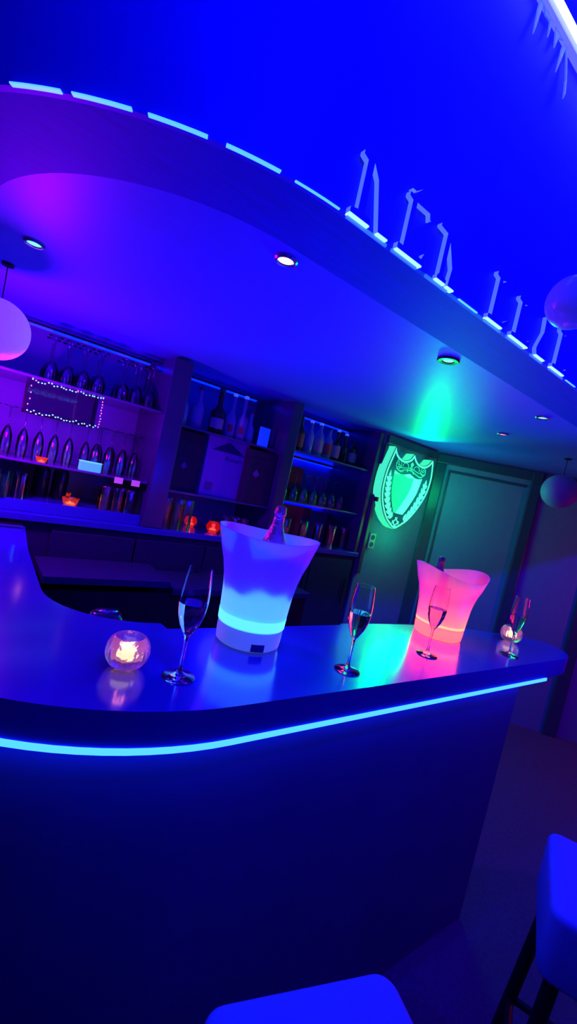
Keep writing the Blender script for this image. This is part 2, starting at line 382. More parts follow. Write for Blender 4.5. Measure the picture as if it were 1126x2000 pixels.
# tube lamp at the head of the fascia
t = thing('tube_light', 'bright white tube light running along the top of the blue fascia', 'tube light', (1.9, .69, 2.828))
b = new_bm(); tube(b, [(-1.6,0,0),(1.9,0,0)], .0075, 12); obj('tube', b, 'tube', t)
b = new_bm(); bx(b, -1.62, 1.92, .0098, .029, -.014, .022); obj('casing', b, 'tubecase', t)
for lab, x0, z0, polys in (
    ('spiky silver tinsel leaf hanging below the tube light, left one', .905, 2.84, [[(.903,2.8435),(.911,2.8435),(.917,2.80),(.916,2.766),(.909,2.715),(.906,2.700),(.902,2.75)], [(.916,2.79),(.935,2.764),(.957,2.768),(.963,2.735),(.967,2.775),(.945,2.80),(.921,2.835)]]),
    ('silver tinsel leaf under the tube light between its two neighbours', .99, 2.85, [[(.992,2.8435),(.985,2.80),(.998,2.736),(1.005,2.765),(1.030,2.79),(1.014,2.83),(1.006,2.8435)]]),
    ('thin silver tinsel blade hanging lowest from the tube light, right one', 1.035, 2.85, [[(1.036,2.8435),(1.029,2.76),(1.028,2.700),(1.038,2.74),(1.046,2.8435)], [(1.075,2.71),(1.082,2.715),(1.090,2.69),(1.086,2.675),(1.080,2.70)], [(1.044,2.80),(1.050,2.80),(1.084,2.712),(1.078,2.712)]])):
    b = new_bm()
    for pc in polys: prismY(b, [(x*1.0297-x0, min(1.555+(z-1.555)*1.0297, 2.8135)-z0) for x, z in pc], -.002, .002)
    tag(obj('tinsel_ornament', b, 'silver', loc=(x0, .7105, z0)), lab, 'ornament')

# globes
def globe(loc, r, m, ztop, label, name='hanging_globe'):
    t = thing(name, label, 'globe', loc)
    b = new_bm(); sph(b, (0,0,0), r, 40); obj('globe', b, m, t)
    b = new_bm(); tube(b, [(0,0,r*.98),(0,0,ztop-loc[2]-.006)], .0025, 6); lathe(b, [(0,ztop-loc[2]-.010),(.02,ztop-loc[2]-.010),(.02,ztop-loc[2]-.0015),(0,ztop-loc[2]-.0015)], 16)
    obj('cord', b, 'legs', t)
    return t
globe((.0224, 2.004, 1.882), .108, 'violet', 2.118, 'violet glowing frosted globe at the far left under the canopy')
globe((3.12, 1.327, 1.897), .111, 'globe', 2.118, 'dim blue light orb shaped as a globe near the slanted wall at the right')  # hazy orb of stray light built as a globe; cord added
globe((1.0416, .5138, 2.098), .058, 'globe2', 2.98, 'pearly globe hanging in front of the last raised letters')

# recessed downlights in the canopy
def downlight(x, y, lens, label, z=2.118, ring='chrome'):
    t = thing('recessed_downlight', label, 'downlight', (x, y, z), 0, 'downlights in the bar canopy')
    R = .040 if ring == 'black' else .031
    b = new_bm(); lathe(b, [(.020,-.001),(R-.001,-.001),(R,-.004),(R-.004,-.008),(.022,-.007),(.020,-.003)], 28); obj('trim_ring', b, ring, t)
    b = new_bm(); lathe(b, [(0,-.006),(.010,-.0058),(.0195,-.004),(.0195,-.001),(0,-.001)], 24); obj('lens', b, lens, t)
    return t
downlight(.074, 1.684, 'lampgreen', 'downlight with painted mint reflection in the violet lit ceiling over the left counter')
downlight(.577, 1.020, 'lampwhite', 'white lit downlight in the canopy above the tall flute')
downlight(1.32, 1.034, 'lampgreen', 'downlight in a dark ring where the green glow on the ceiling starts', ring='black')
downlight(2.096, 1.044, 'lampgreen', 'downlight with painted mint reflection over the right end of the bar')
downlight(2.465, 1.429, 'lamppink', 'small downlight with painted pink reflection over the gap between bar and slanted wall')

# ------------------------------------------------------------------ the bar counter
bar = thing('bar_counter', 'curved dark bar counter with polished grey top and ice blue light strip', 'bar counter', (1, 1.4, 0))
outer = bar_outer(2.08) + [(2.15,.715),(2.205,.755),(2.235,.81),(2.23,.85),(2.20,.885),(2.12,.93),(1.93,1.015),(1.75,1.062),(1.58,1.09),(1.30,1.112),(1.17,1.116),(1.16,1.104),(.66,1.10),(.50,1.102)]
inner = arc(.505, 1.42, .278, 268, 180, 12) + [(.235, 1.9), (.262, 2.36)]
# travel: outline listed counter-clockwise already
topoly = [(x-1, y-1.4) for x, y in outer+inner]
b = new_bm(); prism(b, topoly, 1.030, 1.10, 0, 1, 1)
obj('worktop', b, ['counter', 'edge'], bar)
bp = norm_path([(x-1, y-1.4) for x, y in bar_outer(1.83, 2.36, .045)])
b = new_bm(); ribbon(b, bp, -.03, 0, .0, 1.0295); obj('front_panel', b, 'front', bar)
b = new_bm(); prism(b, [(.80,-.6235),(.829,-.6235),(.829,-.33),(.80,-.33)], 0, 1.0295); bx(b, -.55,.798,-.345,-.315,0,1.0295); obj('side_panel', b, 'front', bar)
b = new_bm(); bx(b, -.80,-.775,-.02,.95,0,1.0295); obj('inner_panel', b, 'front', bar)
lp = norm_path([(x-1, y-1.4) for x, y in bar_outer(1.94, 2.30, 0)])
b = new_bm(); ribbon(b, lp, -.008, .003, 1.018, 1.0285); obj('light_strip', b, 'led', bar)

# tray lying on the left arm of the counter
t = thing('bar_tray', 'dark tray with a thin silver edge on the left arm of the counter', 'tray', (.08, 2.315, 1.1005))
b = new_bm(); bx(b, -.27, .165, -.015, .035, 0, .012); bx(b, -.27,.165,.036,.05,0,.012); obj('tray_base', b, 'black', t)
b = new_bm(); bx(b, -.27, .166, -.017, -.0152, .004, .0128); bx(b, .1652, .167, -.015, .05, .004, .0128); obj('silver_edge', b, 'chrome', t)

# ------------------------------------------------------------------ back bar
bk = thing('back_bar_cabinet', 'dark back bar cabinet along the wall under the bottle bays', 'cabinet', (1.1, 2.6, 0))
b = new_bm(); bx(b, -1.7, 1.415, -.23, .255, 1.125, 1.159); bevel(b, .003, 2); obj('worktop', b, 'counter', bk)
b = new_bm(); bx(b, -1.7, 1.40, -.205, .255, 0, 1.1245); obj('body', b, 'cabinet', bk)
for k in range(5):
    x0 = -.72+k*.42
    b = new_bm(); bx(b, x0, x0+.41, -.224, -.2055, .08, 1.09); bevel(b, .003, 2); d = obj('door', b, 'cabinet', bk)
    b = new_bm(); tube(b, [(x0+.36,-.235,.75),(x0+.36,-.235,.95)], .005, 8); obj('handle', b, 'black', d)
sk = thing('service_shelf', 'low dark work shelf against the back cabinets behind the bar', 'work shelf', (.9, 2.15, 0))
b = new_bm(); bx(b, -.58, -.02, -.14, .2, .935, .965); bx(b, .0, .9, -.14, .2, .90, .93); obj('shelf_top', b, 'cabinet', sk)
b = new_bm(); bx(b, -.56, .88, -.12, .19, 0, .899); obj('shelf_body', b, 'black', sk)

def shelf(x0, x1, z, y0, y1, label, m='shelf'):
    b = new_bm(); bx(b, x0, x1, y0, y1, z-.012, z); bevel(b, .002, 2)
    return tag(obj('wall_shelf', b, m), label, 'shelf')
shelf(-1.2, .812, 1.80, 2.42, 2.855, 'upper shelf of the left bay, under the upturned wine glasses')
shelf(-1.2, .812, 1.405, 2.42, 2.855, 'lower shelf of the left bay, under the row of hanging flutes')
shelf(.928, 1.629, 1.765, 2.46, 2.855, 'upper shelf of the middle bay, under bottles and a blue card')
shelf(.928, 1.629, 1.385, 2.42, 2.855, 'lower shelf of the middle bay, carrying the tall gift boxes')
shelf(1.719, 2.467, 1.80, 2.42, 2.855, 'upper shelf of the right bay, under the row of bottles')
shelf(1.719, 2.467, 1.455, 2.42, 2.855, 'lower shelf of the right bay, under the stemmed glasses')
def strip(x0, x1, label, z=2.085, y=2.74):
    t = thing('shelf_light', label, 'strip light', ((x0+x1)/2, y, z)); h = (x1-x0)/2
    b = new_bm(); bx(b, -h, h, -.012, .012, -.008, 0); obj('lens', b, 'strip', t)
    b = new_bm(); bx(b, -h-.004, h+.004, -.015, .015, .0005, .012); obj('housing', b, 'black', t)
strip(.95, 1.55, 'blue strip light at the top of the middle bay')
strip(1.79, 2.45, 'blue strip light at the top of the right bay')
strip(1.79, 2.45, 'added blue fill strip under the upper shelf of the right bay', 1.776, 2.835)  # added strip, brightens the glasses of the right bay
strip(1.79, 2.45, 'added blue fill strip under the lower shelf of the right bay', 1.43, 2.835)  # added strip, lights the lower glasses from behind
strip(-.2, .79, 'blue strip light at the top of the left bay')

# ------------------------------------------------------------------ glassware prototypes (x=0 origin at the base)
def wine_up(h=.21, R=.036):
    """upturned wine glass: bowl down, foot on top"""
    t = bpy.data.objects.new('upturned_wine_glass', None); t.empty_display_size = .03; COL.objects.link(t)
    t['category'] = 'glass'
    b = new_bm(); lathe(b, [(R*.88,0),(R,.03),(R*.98,.06),(R*.6,.095),(.004,.108),(0,.109)], 16); lathe(b, [(R*.84,0),(R*.95,.03),(R*.93,.058),(R*.5,.092),(0,.104)], 16); obj('bowl', b, 'thin', t)
    b = new_bm(); lathe(b, [(0,.1095),(.0035,.1095),(.0035,h-.012),(.008,h-.006),(.033,h-.003),(.034,h),(0,h)], 16); obj('stem', b, 'thin', t)
    return t
def tumbler(h=.13, r=.03, m='thin', name='highball_glass'):
    t = bpy.data.objects.new(name, None); t.empty_display_size = .03; COL.objects.link(t)
    t['category'] = 'glass'
    def rib(rr, z, a): return (rr*(1+.035*math.cos(10*a)), z)
    b = new_bm(); lathe(b, [(0,h),(r*.9,h),(r,h-.01),(r,.0),(r-.004,.0),(r-.004,h-.018),(0,h-.018)], 40, fn=rib); obj('glass_wall', b, m, t)
    return t
def mk_bottle(label, x, y, z, h=.27, r=.036, m='bottle', cap='foil_d', lab='label', lz=(.3, .55), group=None, sh=.58, arcf=1.0):
    t = thing('liquor_bottle', label, 'bottle', (x, y, z), 0, group)
    b = new_bm(); lathe(b, [(0,0),(r*.9,0),(r,.006),(r,h*sh),(r*.85,h*(sh+.07)),(r*.42,h*(sh+.17)),(r*.34,h*(sh+.22)),(r*.34,h*.93),(0,h*.93)], 24); obj('glass_body', b, m, t)
    b = new_bm(); lathe(b, [(0,h*.9301),(r*.40,h*.9301),(r*.42,h*.94),(r*.42,h*.995),(r*.36,h),(0,h)], 16); obj('cap', b, cap, t)
    if lab:
        b = new_bm(); a0 = -PI/2-.5*PI*.7*arcf+ -.45; n = 12
        vs = []
        for k in range(n+1):
            a = a0+PI*.75*arcf*k/n
            vs.append([b.verts.new((rr*math.cos(a), rr*math.sin(a), zz)) for rr, zz in ((r+.0006,h*lz[0]*sh/.58),(r+.0018,h*lz[0]*sh/.58),(r+.0018,h*lz[1]),(r+.0006,h*lz[1]))])
        for A, B in zip(vs, vs[1:]):
            for k in range(4): b.faces.new((A[k], A[(k+1)%4], B[(k+1)%4], B[k]))
        b.faces.new(vs[0]); b.faces.new(vs[-1][::-1])
        obj('label', b, lab, t)
    return t

# left bay: upturned wine glasses on the upper shelf
proto = wine_up(.225); first = True
spots = [(.27+.075*i, 2.55+.09*j) for j in range(2) for i in range(4)] + [(.62+.075*i, 2.55+.09*j) for j in range(2) for i in range(3)]
for i, (x, y) in enumerate(spots):
    row = 'front' if y < 2.6 else 'back'; cl = 'left' if x < .58 else 'right'
    k = [s for s in spots if (s[0] < .58) == (x < .58) and s[1] == y].index((x, y))
    lab = 'upturned wine glass, %s in the %s row, %s cluster, upper left shelf' % (ORD[k], row, cl)
    g = 'upturned wine glasses on the upper left shelf'
    if first: proto.location = (x, y, 1.8005); proto['label'] = lab; proto['group'] = g; first = False
    else: dup(proto, (x, y, 1.8005), .4*i, lab, g)
# left bay: row of tall upturned flutes on the lower shelf
def flute_up():
    t = bpy.data.objects.new('upturned_flute_glass', None); t.empty_display_size = .03; COL.objects.link(t); t['category'] = 'glass'
    b = new_bm(); lathe(b, [(.022,0),(.026,.05),(.024,.10),(.012,.135),(.004,.145),(0,.146)], 14); lathe(b, [(.020,0),(.024,.05),(.022,.10),(.010,.133),(0,.14)], 14); obj('bowl', b, 'thin', t)
    b = new_bm(); lathe(b, [(0,.1465),(.003,.1465),(.003,.226),(.008,.233),(.030,.237),(.031,.240),(0,.240)], 14); obj('stem', b, 'thin', t)
    return t
fp = flute_up()
xs = [.0,.07,.14,.21,.28,.35,.42,.555,.625,.695,.765]
for i, x in enumerate(xs):
    lab = 'upturned flute on the lower left shelf, %s from the left' % ORD[i]
    if i == 0: fp.location = (x, 2.60, 1.4055); fp['label'] = lab; fp['group'] = 'upturned flutes on the lower left shelf'
    else: dup(fp, (x, 2.60, 1.4055), .3*i, lab)
for i, x in enumerate([.525,.595,.665,.735]):
    dup(fp, (x, 2.72, 1.4055), .5*i, 'upturned flute in the rear row of the lower left shelf, %s from the left' % ORD[i], 'rear flutes on the lower left shelf')
# lit box and tags
t = thing('light_box', 'small cyan glowing box at the front of the lower left shelf', 'box', (.515, 2.46, 1.4055))
b = new_bm(); bx(b, -.055, .05, -.02, .02, 0, .045); bevel(b, .004, 2); obj('body', b, 'cyanbox', t)
b = new_bm(); bx(b, -.056, .051, -.021, .021, .0455, .049); obj('lid', b, 'slot', t)
for x, w in ((.655, 'left'), (.745, 'right')):
    b = new_bm(); bx(b, -.022, .022, -.002, .0, 0, .032)
    tag(obj('price_tag', b, 'pinktag', loc=(x, 2.4185, 1.37)), 'small pink paper tag on the shelf edge, %s one of the pair' % w, 'tag')
# mirror with fairy lights
t = thing('framed_mirror', 'dark mirror edged with fairy lights on the wall of the left bay', 'mirror', (.38, 2.855, 1.73))
b = new_bm(); bx(b, -.17, .17, -.012, 0, -.085, .068); obj('mirror_glass', b, 'mirror', t)
b = new_bm(); bx(b,-.18,-.171,-.018,0,-.092,.066); bx(b,.171,.18,-.018,0,-.092,.066); bx(b,-.18,.18,-.018,0,-.095,-.086); bx(b,-.17,.17,-.018,0,.0675,.069); obj('frame', b, 'black', t)
t = thing('fairy_lights', 'string of cyan and pink fairy lights around the dark mirror', 'string lights', (.36, 2.46, 1.73))
def jit(a): return (random.random()-.5)*a
k0 = .18
pts = [(-.163+.315*i/24+jit(.006), jit(.006), .052+jit(.010)) for i in range(25)] + [(.155+jit(.003), jit(.005), .052-.145*i/10) for i in range(1, 11)] + [(.155-.32*i/24+jit(.003), jit(.006), -.094+jit(.014)) for i in range(1, 25)] + [(-.165+jit(.003), jit(.005), -.094+.145*i/10) for i in range(1, 10)]
b = new_bm(); tube(b, pts, .0008, 5, closed=True); obj('wire', b, 'legs', t)
nb = 0
for i, p in enumerate(pts):
    side = (25 <= i < 35) or i >= 59
    if side and not (25 <= i < 35) and i % 2: continue
    b = new_bm(); sph(b, (p[0]+jit(.004), p[1]-.002, p[2]+jit(.003)), .0030 if not side else .0028, 8, sc=(1.2 if not side else 1,1,1 if not side else 1.3)); obj('bulb', b, 'fairyp' if side or i in (1, 15) else 'fairyc', t); nb += 1
b = new_bm(); tube(b, [(-.165, 0, .052), (-.165, .0, .0575)], .0015, 6); tube(b, [(.155, 0, .052), (.155, 0, .0575)], .0015, 6); obj('hook', b, 'chrome', t)

b = new_bm(); bx(b, -.6, .813, 2.425, 2.858, 1.1595, 1.2150); bevel(b, .002, 2)
tag(obj('riser_board', b, 'counter'), 'low raised board on the back counter carrying the left highball glasses', 'riser')
# tumblers on the back counter
tp = tumbler(.125, .031)
tp2 = None
spots = [(.615,2.47),(.68,2.46),(.745,2.47),(.808,2.50),(.64,2.54),(.71,2.55),(.775,2.58)]
for i, (x, y) in enumerate(spots):
    lab = 'upturned highball glass on the back counter below the left bay, %s' % ['front left','front second from left','front third from left','front right end','rear left','rear middle','rear right'][i]
    g = 'highball glasses below the left bay'
    if i == 0: tp.location = (x, y, 1.2155); tp['label'] = lab; tp['group'] = g
    else: dup(tp, (x, y, 1.2155), .3*i, lab, g)
for i, (x, y) in enumerate([(.955,2.45),(1.02,2.44),(1.085,2.45),(.98,2.52),(1.05,2.53)]):
    dup(tp, (x, y, 1.1595), .2*i, 'tall highball glass left of the red votives, %s' % ['front left','front middle','front right','rear left','rear right'][i], 'highball glasses left of the red votives', (1,1,1.45))
for i, (x, y) in enumerate([(.08,2.47),(.15,2.45),(.22,2.47),(.12,2.54),(.20,2.55)]):
    dup(tp, (x, y, 1.2155), .2*i, 'highball glass at the far left of the back counter, %s' % ['front left','front middle','front right','rear left','rear right'][i], 'highball glasses at the far left')
for i, (x, y) in enumerate([(1.36,2.46),(1.43,2.47),(1.50,2.47),(1.40,2.54),(1.47,2.55)]):
    dup(tp, (x, y, 1.1595), .2*i, 'small glass behind the blue bucket, %s' % ['front left','front middle','front right','rear left','rear right'][i], 'small glasses right of the red votives', (.9,.9,.95))
for i, x in enumerate((1.86, 2.02, 2.16, 2.30, 2.43)):
    dup(tp, (x, 2.50, 1.1595), .2*i, 'upturned tumbler under the right bay, %s from the left' % ORD[i], 'tumblers under the right bay', (1.0,1.0,1.35))
# dark jars in the left niche
for i, (x, lab) in enumerate(((.33, 'dark round jar in the niche behind the small amber candles, left one'), (.42, 'dark round jar in the niche behind the small amber candles, right one'))):
    b = new_bm(); lathe(b, [(0,0),(.036,0),(.04,.01),(.04,.13),(.034,.155),(.02,.16),(0,.162)], 24)
    tag(obj('storage_jar', b, 'black', loc=(x, 2.66, 1.2155)), lab, 'jar')

# votive candles
def votive(x, y, z, m, label, r=.033, h=.04, rounded=False, st=1.0, energy=.035, col=(1,.25,.1)):
    t = thing('votive_candle', label, 'candle', (x, y, z))
    b = new_bm()
    if rounded: lathe(b, [(0,0),(r*.55,0),(r*.9,h*.25),(r,h*.5),(r*.85,h*.8),(r*.62,h),(r*.55,h),(r*.76,h*.78),(r*.88,h*.5),(r*.78,h*.25),(r*.45,h*.12),(0,h*.12)], 28, fn=lambda rr, zz, a: (rr*(1+.02*math.cos(12*a)), zz))
    else: lathe(b, [(0,0),(r*.72,0),(r*.8,.004),(r,h),(r*.92,h),(r*.7,h*.15),(0,h*.15)], 8)
    obj('glass_cup', b, m, t)
    b = new_bm(); lathe(b, [(0,h*.16),(r*.5,h*.16),(r*.5,h*.34),(0,h*.34)], 16); w = obj('wax', b, 'wax', t)
    b = new_bm(); lathe(b, [(0,h*.345),(.0025,h*.40),(.0018,h*.47),(0,h*.54)], 8); obj('flame', b, 'flame', w)
    l = bpy.data.lights.new('candle_glow', 'POINT'); l.energy = energy; l.color = col; l.shadow_soft_size = .01
    lo = bpy.data.objects.new('candle_glow', l); COL.objects.link(lo); lo.location = (x, y, z+(h*.62 if rounded else h*.9+.01))
    return t
votive(.29, 2.455, 1.4055, 'orangeglass', 'amber candle cup alone on the lower left shelf', .026, .026)
votive(.452, 2.70, 1.2155, 'orangeglass', 'amber faceted candle cup on the back counter, the rear one of two', .042, .034)
votive(.455, 2.48, 1.2155, 'orangeglass', 'amber faceted candle cup on the back counter, the front one of two', .042, .036)
votive(1.205, 2.64, 1.1595, 'redglass', 'round red candle bowl beside the highball glasses', .042, .065, True, col=(1,.08,.12))
votive(1.300, 2.50, 1.1595, 'redglass', 'round red candle bowl nearest the blue ice bucket', .045, .07, True, col=(1,.08,.12))

# middle bay: gift boxes on the lower shelf
def giftbox(x0, x1, y, z, h, m, label, d=.10, rz=0):
    w = (x1-x0)/2
    t = thing('gift_box', label, 'box', ((x0+x1)/2, y, z), rz)
    b = new_bm(); bx(b, -w, w, -d/2, d/2, 0, h*.86); bevel(b, .002, 2); obj('box_body', b, m, t)
    b = new_bm(); bx(b, -w-.001, w+.001, -d/2-.001, d/2+.001, h*.8605, h); bevel(b, .002, 2); obj('box_lid', b, m, t)
    return t, w, d
def flat(poly, y, m, name, parent, th=.0012):
    b = new_bm(); prismY(b, poly, y-th, y, 0); return obj(name, b, m, parent)
def spade(cx, cz, s):
    P = []
    n = 14
    P.append((cx, cz+s))
    for k in range(n+1):                     # right lobe
        a = PI*.30-PI*1.20*k/n
        P.append((cx+s*.40+s*.36*math.cos(a), cz-s*.12+s*.34*math.sin(a)))
    P += [(cx+s*.10, cz-s*.25), (cx+s*.28, cz-s*.75), (cx-s*.28, cz-s*.75), (cx-s*.10, cz-s*.25)]
    L = [(2*cx-x, z) for x, z in P[1:n+2]]
    return P + L[::-1]
t, w, d = giftbox(.945, 1.165, 2.62, 1.3855, .36, 'blackmatte', 'black gift box with a faint spade mark, left of the mauve box')
flat(spade(.0, .15, .024), -d/2-.0015, 'mauvespade', 'spade_mark', t)
t, w, d = giftbox(1.175, 1.470, 2.60, 1.3855, .372, 'purplebox', 'tall mauve gift box with a dark triangle near its top')
flat([(-w*.78, .29), (w*.86, .285), (-.0, .355)], -d/2-.0015, 'purpledark', 'triangle_print', t)
flat([(-w*.80, .03), (-w*.45, .03), (-w*.45, .085), (-w*.80, .085)], -d/2-.0015, 'mauvespade', 'small_print', t)
cu = bpy.data.curves.new('txt', 'FONT'); cu.body = 'Ruinart'; cu.size = .042; cu.extrude = .0006; cu.align_x = 'CENTER'
to = bpy.data.objects.new('txt', cu); COL.objects.link(to)
bpy.context.view_layer.update()
me = bpy.data.meshes.new_from_object(to.evaluated_get(bpy.context.evaluated_depsgraph_get()))
bpy.data.objects.remove(to); me.materials.clear(); me.materials.append(M['purpledark'])
lo = bpy.data.objects.new('lettering', me); COL.objects.link(lo); lo.parent = t; lo.rotation_euler = (PI/2, 0, 0); lo.location = (w*.35, -d/2-.0018, .235)
t, w, d = giftbox(1.425, 1.625, 2.475, 1.3855, .345, 'blackmatte', 'tall black gift box with a mauve spade mark, right of the mauve box', .07)
flat(spade(-.035, .195, .030), -d/2-.0015, 'mauvespade', 'spade_mark', t)

# bottles on the upper shelf of the middle bay
mk_bottle('dark bottle with a round mauve label above the mauve box', 1.205, 2.56, 1.7655, .29, .048, 'bottle', 'foil_d', 'label', (.16,.34), sh=.45, arcf=.8)
mk_bottle('slim clear bottle, left of the middle bay clear trio', 1.300, 2.56, 1.7655, .285, .034, 'clearbottle', 'silver', 'labelred', (.2,.3), sh=.4, arcf=.4)
mk_bottle('slim clear bottle, centre of the middle bay clear trio', 1.375, 2.55, 1.7655, .29, .034, 'clearbottle', 'silver', 'labelred', (.2,.3), sh=.4, arcf=.4)
mk_bottle('slim clear bottle, right of the middle bay clear trio', 1.448, 2.57, 1.7655, .21, .033, 'clearbottle', 'foil_d', None, sh=.45)
mk_bottle('pale rounded bottle at the left end of the middle upper shelf', .985, 2.60, 1.7655, .24, .040, 'clearbottle', 'foil_d', None, sh=.5)
mk_bottle('pale rounded bottle, second at the left end of the middle upper shelf', 1.085, 2.60, 1.7655, .26, .040, 'clearbottle', 'foil_d', None, sh=.5)
b = new_bm(); bx(b, -.040, .040, -.004, .004, 0, .125); bevel(b, .002, 2)
o = tag(obj('blue_card', b, 'bluecard', loc=(1.527, 2.50, 1.7655)), 'bright blue card standing at the right of the middle upper shelf', 'card')
b = new_bm(); bx(b, -.03, .03, -.004, .004, 0, .18); bevel(b, .002, 2)
for k in range(3): bx(b, -.024+.017*k, -.012+.017*k, -.006, -.0045, .10+.006*k, .15, 1)  # emissive bars painted in as pink reflections
tag(obj('pink_reflection_card', b, ['purplebox', 'pinktag'], loc=(1.47, 2.70, 1.7655)), 'mauve card with painted pink reflections behind the clear bottles', 'card')

# right bay
specs = [(1.86,.26,.042,'bottle','foil_d','labelred',.55,'dark bottle with a red label at the left end of the right bay'),
         (1.955,.25,.036,'clearbottle','silver',None,.55,'clear bottle beside the red labelled bottle in the right bay'),
         (2.045,.255,.040,'clearbottle','silver','label',.58,'clear bottle with a blue label in the right bay'),
         (2.14,.24,.036,'clearbottle','foil_d','labelred',.55,'clear bottle with a small red label in the right bay'),
         (2.225,.25,.034,'bottle','silver','label',.52,'dark bottle with a blue label in the right bay'),
         (2.31,.24,.034,'bottle','silver',None,.5,'plain dark bottle second from the right end of the right bay'),
         (2.405,.21,.036,'bottle','foil_d','label',.62,'dark squat bottle with a pale label at the right end of the bay')]
for x, h, r, m, cap, lab, sh, text in specs:
    mk_bottle(text, x, 2.58, 1.8005, h, r, m, cap, lab, (.15, .5), sh=sh)
gp = wine_up(.20, .034)
for i, (x, y) in enumerate([(1.79+.092*k, 2.53) for k in range(7)]+[(1.87+.085*k, 2.63) for k in range(6)]):
    lab = 'stemmed glass on the lower right shelf, %s row, %s from the left' % ('front' if y < 2.6 else 'rear', ORD[i if i < 7 else i-7])
    if i == 0: gp.location = (x, y, 1.4555); gp['label'] = lab; gp['group'] = 'stemmed glasses on the lower right shelf'; gp.name = 'upturned_stem_glass'
    else: dup(gp, (x, y, 1.4555), .3*i, lab)
for x0, x1, z, h, lab in ((1.93,2.12,1.4555,.25,'reddish flat carton behind the stemmed glasses'), (1.95,2.28,1.1595,.25,'wide reddish carton behind the tumblers of the right bay')):
    b = new_bm(); bx(b, -(x1-x0)/2, (x1-x0)/2, -.02, .02, 0, h); bevel(b, .003, 2)
    tag(obj('flat_carton', b, 'rosewood', loc=((x0+x1)/2, 2.79, z)), lab, 'carton')
b = new_bm(); bx(b, -.09, .09, -.03, .03, 0, .24); bevel(b, .004, 2)
tag(obj('dark_carton', b, 'wall', loc=(2.37, 2.79, 1.1595)), 'grey dark carton in the lower right corner of the right bay', 'carton')

# power outlet
t = thing('power_outlet', 'grey double power outlet on the wall left below the green shield', 'outlet', (2.60, 2.357, 1.27))
b = new_bm(); bx(b, -.035, .035, -.009, 0, -.06, .06); bevel(b, .003, 2); obj('plate', b, 'socket', t)
for z in (-.028, .028):
    b = new_bm(); lathe(b, [(0,-.0),(.019,-.0),(.019,.003),(.015,.003),(.013,.001),(0,.001)], 20)
    bmesh.ops.rotate(b, verts=b.verts, cent=(0,0,0), matrix=Matrix.Rotation(PI/2, 3, 'X')); bmesh.ops.translate(b, verts=b.verts, vec=(0,-.0095,z))
    obj('socket', b, 'wall_d', t)

# ------------------------------------------------------------------ shield sign
FY = 2.29; K = FY/2.25
def sz(p): return (p[0]*K, 1.555+(p[1]-1.555)*K)
OUT = [sz(p) for p in [(2.518,2.008),(2.530,1.985),(2.553,1.958),(2.578,1.942),(2.603,1.934),(2.635,1.930),(2.662,1.933),(2.690,1.942),(2.712,1.956),(2.730,1.985),(2.742,1.998),(2.755,1.983),(2.776,1.960),(2.800,1.944),(2.829,1.935),(2.858,1.931),(2.884,1.934),(2.914,1.944),(2.937,1.960),(2.964,1.995),(2.980,2.000),(2.995,1.96),(3.004,1.918),(3.012,1.87),(3.013,1.823),(3.008,1.775),(2.998,1.73),(2.980,1.682),(2.954,1.633),(2.925,1.586),(2.891,1.539),(2.855,1.498),(2.816,1.462),(2.755,1.422),(2.706,1.397),(2.665,1.408),(2.63,1.428),(2.596,1.450),(2.566,1.478),(2.535,1.514),(2.509,1.555),(2.489,1.593),(2.474,1.633),(2.465,1.672),(2.462,1.713),(2.462,1.755),(2.464,1.796),(2.471,1.84),(2.481,1.882),(2.500,1.95)]]
cx, cz = 2.735*K, 1.74
OUT = OUT[::-1]   # not important: normals are recalculated
def inset(P, d):
    n = len(P); out = []
    area = sum(P[i][0]*P[(i+1)%n][1]-P[(i+1)%n][0]*P[i][1] for i in range(n))
    s = 1 if area > 0 else -1
    for i in range(n):
        a, p, c = P[i-1], P[i], P[(i+1) % n]
        e1 = Vector((p[0]-a[0], p[1]-a[1])).normalized(); e2 = Vector((c[0]-p[0], c[1]-p[1])).normalized()
        n1 = Vector((-e1.y, e1.x))*s; n2 = Vector((-e2.y, e2.x))*s
        m = (n1+n2); m.normalize(); k = 1/max(.55, m.dot(n1))
        out.append((p[0]+m.x*d*k, p[1]+m.y*d*k))
    return out
sx0, sz0 = cx, cz
def loc2(P): return [(x-sx0, z-sz0) for x, z in P]
sh = thing('shield_sign', 'green glowing shield shaped light box with leaf and vine ornament on the wall', 'sign', (sx0, 2.377, sz0))
dF = FY-2.377
def ringY(b, P, Q, y0, y1, mi=0):
    n = len(P)
    V = [[b.verts.new((p[0], y, p[1])) for p in L] for L, y in ((P,y0),(Q,y0),(Q,y1),(P,y1))]
    for i in range(n):
        j = (i+1) % n
        for k in range(4):
            A, B = V[k], V[(k+1) % 4]
            b.faces.new((A[i], A[j], B[j], B[i])).material_index = mi
O0 = loc2(OUT)
b = new_bm(); ringY(b, O0, inset(O0, .006), dF+.0045, -.001); obj('side_wall', b, 'mintside', sh)
# front plate with the window left open: strip between outline and window, built as matched rings
WIN = loc2([sz(p) for p in [(2.56,1.840),(2.562,1.790),(2.565,1.753),(2.571,1.715),(2.58,1.676),(2.590,1.64),(2.602,1.611),(2.622,1.57),(2.649,1.525),(2.705,1.521),(2.765,1.520),(2.795,1.56),(2.823,1.607),(2.850,1.655),(2.874,1.704),(2.888,1.76),(2.901,1.831),(2.865,1.822),(2.831,1.818),(2.800,1.822),(2.775,1.832),(2.74,1.842),(2.705,1.833),(2.677,1.825),(2.640,1.820),(2.600,1.827)]])
b = new_bm()
oe = [b.verts.new((x, dF, z)) for x, z in O0]; we = [b.verts.new((x, dF, z)) for x, z in WIN]
E = [b.edges.new((oe[i], oe[(i+1) % len(oe)])) for i in range(len(oe))]+[b.edges.new((we[i], we[(i+1) % len(we)])) for i in range(len(we))]
bmesh.ops.triangle_fill(b, use_beauty=True, use_dissolve=False, edges=E)
